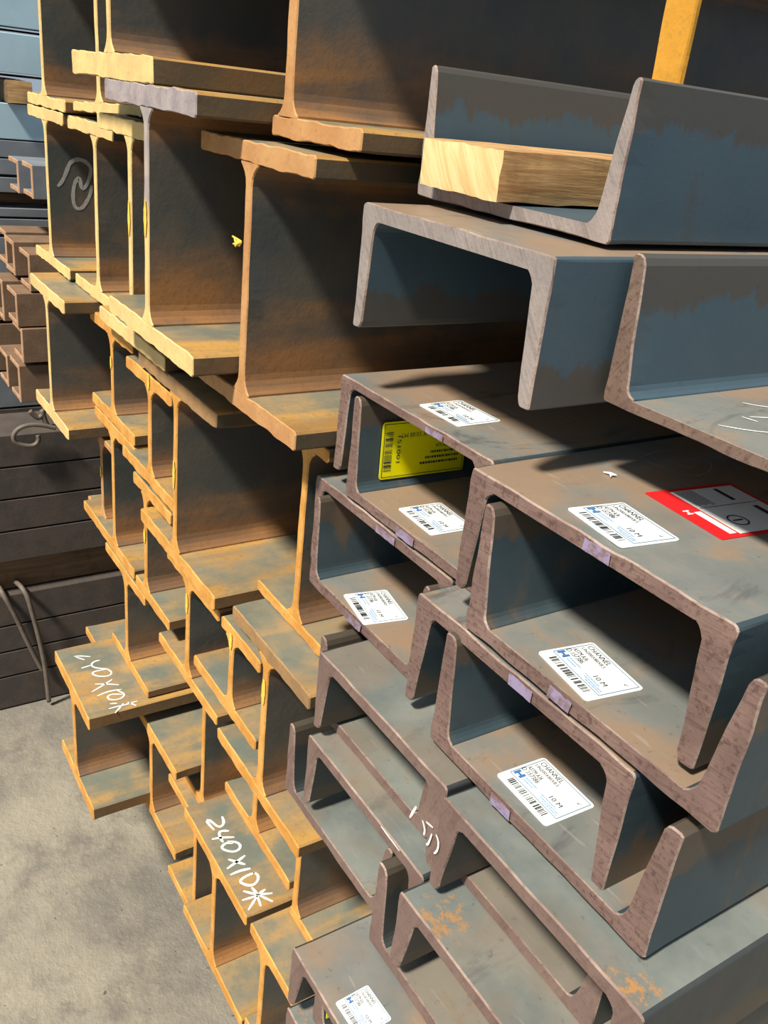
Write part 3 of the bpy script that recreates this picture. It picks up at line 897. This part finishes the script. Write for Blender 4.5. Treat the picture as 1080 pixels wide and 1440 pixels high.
# outlined oval on the wide channel, scratches on the channel at the right edge
L = [[(105, 457), (200, 415), (330, 398), (500, 425), (630, 480), (662, 530), (600, 582), (480, 602), (300, 540), (105, 462)],
     [(300, 480), (400, 478), (520, 500)], [(340, 440), (420, 460), (540, 470)], [(380, 500), (450, 522), (520, 530)]]
strokes('chalk_mark', [zm(880, 560, 5.4, l) for l in L], ('z', top_z('M3')), .0035, MAT['chalk_dim'], CH['M3']['o'])
L = [[(885, 38), (1000, 62), (1180, 82)], [(880, 145), (1000, 182)], [(940, 145), (1080, 153), (1180, 160)], [(700, 208), (900, 245), (1080, 265), (1180, 270)]]
strokes('chalk_mark', [zm(880, 560, 5.4, l) for l in L], ('z', floor_z('T3')), .004, MAT['chalk'], CH['T3']['o'])


# pale violet paint dabs on the sawn web ends
def dab(ch, px0, px1, py, mat='paint'):
    c = CH[ch]
    if ch in ('M2', 'M4', 'M6', 'M8'): z0, z1 = c['zb'] + .002, c['zb'] + c['wt'] - .002
    else: z0, z1 = c['zt'] - c['wt'] + .002, c['zt'] - .002
    a = on_y(px0[0], px0[1], c['w'])[0]; b = on_y(px1[0], px1[1], c['w'])[0]
    n = 6; V = []; rng = random.Random(int(a * -1000))
    top = [(a + (b - a) * i / n, z1 - abs(rng.gauss(0, .001))) for i in range(n + 1)]
    bot = [(a + (b - a) * i / n + rng.gauss(0, .002), z0 + abs(rng.gauss(0, .001))) for i in range(n + 1)]
    pts = bot + top[::-1]
    V = [W(x, c['w'] - .0045, z) for x, z in pts]
    oo = mesh_obj('paint_mark', V, [tuple(range(len(V)))], MAT[mat], c['o']); oo['label'] = 'pale violet paint dab'


for ch, p0, p1 in (('M1', (600, 606), (624, 620)), ('M2', (560, 745), (583, 764)), ('M5', (530, 745), (556, 766)), ('M6', (486, 874), (508, 898)),
                   ('M3', (826, 752), (862, 776)), ('M4', (775, 965), (806, 992)), ('M7', (718, 948), (750, 978)), ('M8', (692, 1122), (718, 1148))):
    dab(ch, p0, p1, 0)


def blob(gk, px, py, hgt, mat='paint_yellow'):
    g = GI[gk]
    x, y, z = on_y(px, py, g['w'])
    hw_ = g['tw'] * 0.42
    rng = random.Random(px * 7 + py)
    n = 7; L_, R_ = [], []
    for i in range(n + 1):
        t_ = i / n; k = math.sin(math.pi * min(1, max(0, .08 + .84 * t_))) ** .6
        L_.append(W(g['web'] - hw_ * k * rng.uniform(.7, 1), g['w'] - .0035, z - hgt / 2 + hgt * t_))
        R_.append(W(g['web'] + hw_ * k * rng.uniform(.7, 1), g['w'] - .0035, z - hgt / 2 + hgt * t_))
    oo = mesh_obj('crayon_mark', L_ + R_[::-1], [tuple(range(2 * n + 2))], MAT[mat], g['o']); oo['label'] = 'yellow crayon mark'


for gk, px, py, hg in (('h', 183, 307, .11), ('A', 206, 307, .10), ('r', 265, 850, .08), ('t', 326, 902, .06), ('v', 371, 972, .09), ('k', 208, 535, .06), ('C', 243, 665, .10), ('j', 157, 510, .05), ('l', 142, 662, .05), ('n', 205, 755, .06)):
    blob(gk, px, py, hg)


# ------------------------------------------------------------------ the stock stacked behind, on the left
def side_bar(x, y0, z0, z1, label, skin, endm, cat='steel channel', group=None, depth=.24, length=11.0, name='steel_channel', wt=.022, ft=.026):
    """channel lying on its flange edges with the web facing the girders."""
    t = thing(name, W(x, y0, z0), label, cat, group)
    h = z1 - z0
    web = [(-wt, 0), (-.003, 0), (0, .003), (0, h - .003), (-.003, h), (-wt, h)]
    extrude('web', web, length, t, skin, endm, lambda a, b: .5, step=.05)
    for zz in (0, h - ft):
        extrude('flange', [(-depth, zz), (-wt, zz), (-wt, zz + ft), (-depth, zz + ft)], length, t, skin, endm, lambda a, b: .5, step=.08)
    return t


def zx(py, x, px=20): return on_x(px, py, x)[2]


XL = -4.62
gd = 'dark bars piled behind the girders'
rows = [(612, 657), (658, 702), (703, 747), (748, 790), (836, 879), (880, 915), (916, 950), (951, 990)]
nm = ['topmost dark bar of the pile behind the girders, tie wire loops lying on it', 'second dark bar from the top of the pile behind the girders',
      'third dark bar from the top of the pile behind the girders', 'fourth dark bar from the top, above the deep black recess',
      'dark bar just below the deep black recess, tie wires bent over its edge', 'dark bar behind the tie wires, second below the black recess',
      'dark bar behind the tie wires, second from the floor', 'lowest dark bar of the background pile, resting on the floor']
for (ya, yb), lb in zip(rows, nm):
    z1, z0 = zx(ya, XL), zx(yb, XL)
    if yb == 990: z0 = FLOOR + .004
    side_bar(XL, .15, z0 + .006, z1, lb, MAT['bg_dark'], MAT['bg_dark'], group=gd, depth=.34)
timber_block('timber_bearer', XL - .36, XL - .055, .2, 10.0, zx(836, XL) + .006, zx(790, XL) - .004, 'dark timber set back in the recess of the background pile', MAT['wood_old'], MAT['wood_old'])

gb = 'small brown channels stacked at the left edge'
XB = -5.0
for px, ya, yb, lb, dx in ((22, 413, 460, 'brown channel at the left edge, upper of the three flat faces', 0.0), (30, 463, 511, 'brown channel at the left edge, middle of the three flat faces', 0.02),
                           (26, 515, 567, 'brown channel at the left edge, lowest of the three flat faces', 0.0),
                           (40, 358, 410, 'small channel end just below the spiral-chalked girder, nearest of its tier', 0.0)):
    p0 = on_x(px, ya, XB + dx); z0 = on_x(px, yb, XB + dx)[2]
    side_bar(XB + dx, p0[1], z0, p0[2], lb, MAT['bg_brown'], MAT['bg_bend'], group=gb, depth=.22, wt=.03)
for px, ya, yb, x, lb in ((18, 340, 388, -5.26, 'small channel end at the left edge, middle of its tier'), (7, 326, 374, -5.52, 'small channel end at the left edge, farthest left of its tier'),
                          (2, 395, 452, -5.26, 'small rusty channel at the left edge beside the upper flat brown face'),
                          (9, 500, 545, -5.26, 'small rusty channel end beside the lowest flat brown face')):
    p0 = on_x(px, ya, x); z0 = on_x(px, yb, x)[2]
    side_bar(x, p0[1], z0, p0[2], lb, MAT['bg_brown'], MAT['bg_bend'], group=gb, depth=.22, wt=.03)
for px, ya, yb, x, lb in ((44, 232, 280, -5.2, 'grey channel end level with the chalk spiral, nearer of two'), (24, 225, 272, -5.46, 'grey channel end level with the chalk spiral, farther of two')):
    p0 = on_x(px, ya, x); z0 = on_x(px, yb, x)[2]
    side_bar(x, p0[1], z0, p0[2], lb, MAT['bg_grey'], MAT['bg_bend'], group='grey channel ends at the left edge', depth=.22, wt=.03)
XF = -5.8
gf = 'long bars stacked far left'
for ya, yb, mt, lb in ((-60, 38, 'bg_haze_blue', 'long pale blue bar in the top left corner'), (47, 103, 'bg_haze_blue', 'long pale blue bar, second from the top left corner'),
                       (146, 196, 'bg_haze_blue', 'long pale blue bar below the small timber end at far left'), (198, 222, 'bg_grey', 'narrow grey bar under the pale blue bars at far left'),
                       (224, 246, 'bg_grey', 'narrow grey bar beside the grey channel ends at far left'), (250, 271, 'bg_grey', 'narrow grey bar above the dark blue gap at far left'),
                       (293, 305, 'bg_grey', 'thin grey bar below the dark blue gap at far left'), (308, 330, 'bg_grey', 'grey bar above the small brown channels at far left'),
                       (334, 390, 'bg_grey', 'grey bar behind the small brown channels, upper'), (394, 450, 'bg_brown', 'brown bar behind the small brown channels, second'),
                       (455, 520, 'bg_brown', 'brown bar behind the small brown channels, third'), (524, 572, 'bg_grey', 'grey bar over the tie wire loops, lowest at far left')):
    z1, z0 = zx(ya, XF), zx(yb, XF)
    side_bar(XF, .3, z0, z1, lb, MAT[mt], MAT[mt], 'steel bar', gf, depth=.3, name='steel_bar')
for ya, yb, lb in ((39, 46, 'upper'), (104, 111, 'middle'), (272, 292, 'lower')):
    timber_block('timber_bearer', XF - .30, XF - .10, .3, 9.0, zx(yb, XF) + .008, zx(ya, XF) - .008, lb + ' timber spacer in a dark gap between the far left bars', MAT['wood_old'], MAT['wood_old'])
pA = on_x(6, 113, XF); pB = on_x(39, 145, XF)
timber_block('timber_block', XF - .5, XF + .05, pA[1], pB[1] + .02, zx(146, XF) + .004, zx(112, XF) - .002, 'small pale timber end between the pale blue bars at far left', MAT['wood_old'], MAT['wood'], axis='x', rough=.004)
# stack under the far bars, down to the floor
z = zx(574, XF)
for k, lb in enumerate(('first', 'second', 'third')):
    hh = (z - FLOOR) / (3 - k) if k < 2 else z - FLOOR
    side_bar(XF, .3, max(FLOOR + .004, z - hh + .006), z - .004, lb + ' bar of the dark support under the far left stock', MAT['bg_dark'], MAT['bg_dark'], 'steel bar', 'support bars under the far left stock', depth=.3, name='steel_bar')
    z -= hh


# tie wires
def wire(name, pts, rad, label, cat='wire', group=None):
    sm = [Vector(p) for p in pts]
    for _ in range(2):
        q = [sm[0]]
        for i in range(len(sm) - 1):
            q += [sm[i] * .75 + sm[i + 1] * .25, sm[i] * .25 + sm[i + 1] * .75]
        q.append(sm[-1]); sm = q
    o = tube(name, [W(*p) for p in sm], rad * S, MAT['wire'])
    tag(o, label, cat, group)
    return o


xw = XL + .035
zw = zx(612, XL)
wire('tie_wire', [(XL - .10, on_x(0, 815, XL)[1], zx(836, XL) + .03), on_x(2, 832, xw), on_x(20, 862, xw), on_x(42, 910, xw), on_x(60, 943, xw)], .014, 'left tie wire bent over the lower dark bars', group='tie wires over the lower dark bars')
wire('tie_wire', [(XL - .10, on_x(20, 805, XL)[1], zx(836, XL) + .05), on_x(36, 830, xw + .04), on_x(48, 870, xw + .04), on_x(58, 910, xw + .04), on_x(64, 940, xw + .04), on_x(69, 986, xw + .03)], .014, 'right tie wire bent over the lower dark bars, reaching the floor', group='tie wires over the lower dark bars')
lp = [on_x(x, y, XL + .05) for x, y in ((78, 602), (60, 598), (42, 597), (26, 602), (18, 612), (20, 622), (34, 627), (48, 627), (55, 620), (53, 612))]
wire('wire_loop', lp, .012, 'loose tie wire loop hanging over the topmost dark bar')
lp = [on_x(x, y, XL - .08) for x, y in ((42, 578), (50, 586), (56, 588), (62, 580), (58, 574), (66, 600), (78, 606))]
wire('wire_loop', lp, .014, 'tangled tie wire under the scuffed leftmost girder flange')

# bearers that carry the stacks, deep underneath
timber_block('timber_bearer', -3.40, -2.66, 2.6, 2.95, FLOOR + .002, GI['K']['zb'] - .004, 'old timber bearer on the floor deep under the left end of the girder stack', MAT['wood_old'], MAT['wood_old'], axis='x')
timber_block('timber_bearer', -2.60, -1.50, 2.6, 2.95, FLOOR + .002, GI['bb']['zb'] - .014, 'low timber bearer on the floor deep under the bottom girders', MAT['wood_old'], MAT['wood_old'], axis='x')

# small loose bits
g = GI['B']
pc = on_y(337, 338, g['w'])
V, F = [], []
o = None
tw_ = []
for k in range(4):
    rng = random.Random(k + 40)
    c = [g['web'] - g['tw'] / 2 - .004, g['w'] - .004, pc[2]]
    pts = [W(*c)]
    for i in range(5):
        c = [c[0] + rng.uniform(-.010, .004), c[1] - rng.uniform(0, .004), c[2] + rng.uniform(-.012, .010)]
        pts.append(W(*c))
    tw_.append(pts)
oo = tube('yarn_knot', sum(tw_, []), .0012, MAT['paint_yellow'], g['o']); oo['label'] = 'knot of yellow yarn'
p = on_z(855, 670, top_z('M3'))
frp = Frame((p[0], p[1], top_z('M3') + .003), (1, 0, 0), (0, 1, .12))
o = patch('paper_scrap', frp, [[(-.014, 0), (-.002, .004), (.012, -.006), (.006, .004), (.010, .012), (-.004, .010)]], MAT['paper'], None, 0.002, .002)
tag(o, 'tiny scrap of white paper on the back of the red-tagged channel', 'paper scrap')

timber_block('timber_bearer', -1.19, -.74, 2.2, 2.6, FLOOR + .002, CH['L10']['zb'] - .010, 'stacked timber packing on the floor deep under the lowest channels', MAT['wood_old'], MAT['wood_old'], axis='x')
timber_block('timber_bearer', -.645, -.515, 2.2, 2.6, FLOOR + .002, CH['L8']['zb'] - .010, 'timber prop on the floor deep under the lower right channels', MAT['wood_old'], MAT['wood_old'], axis='x')
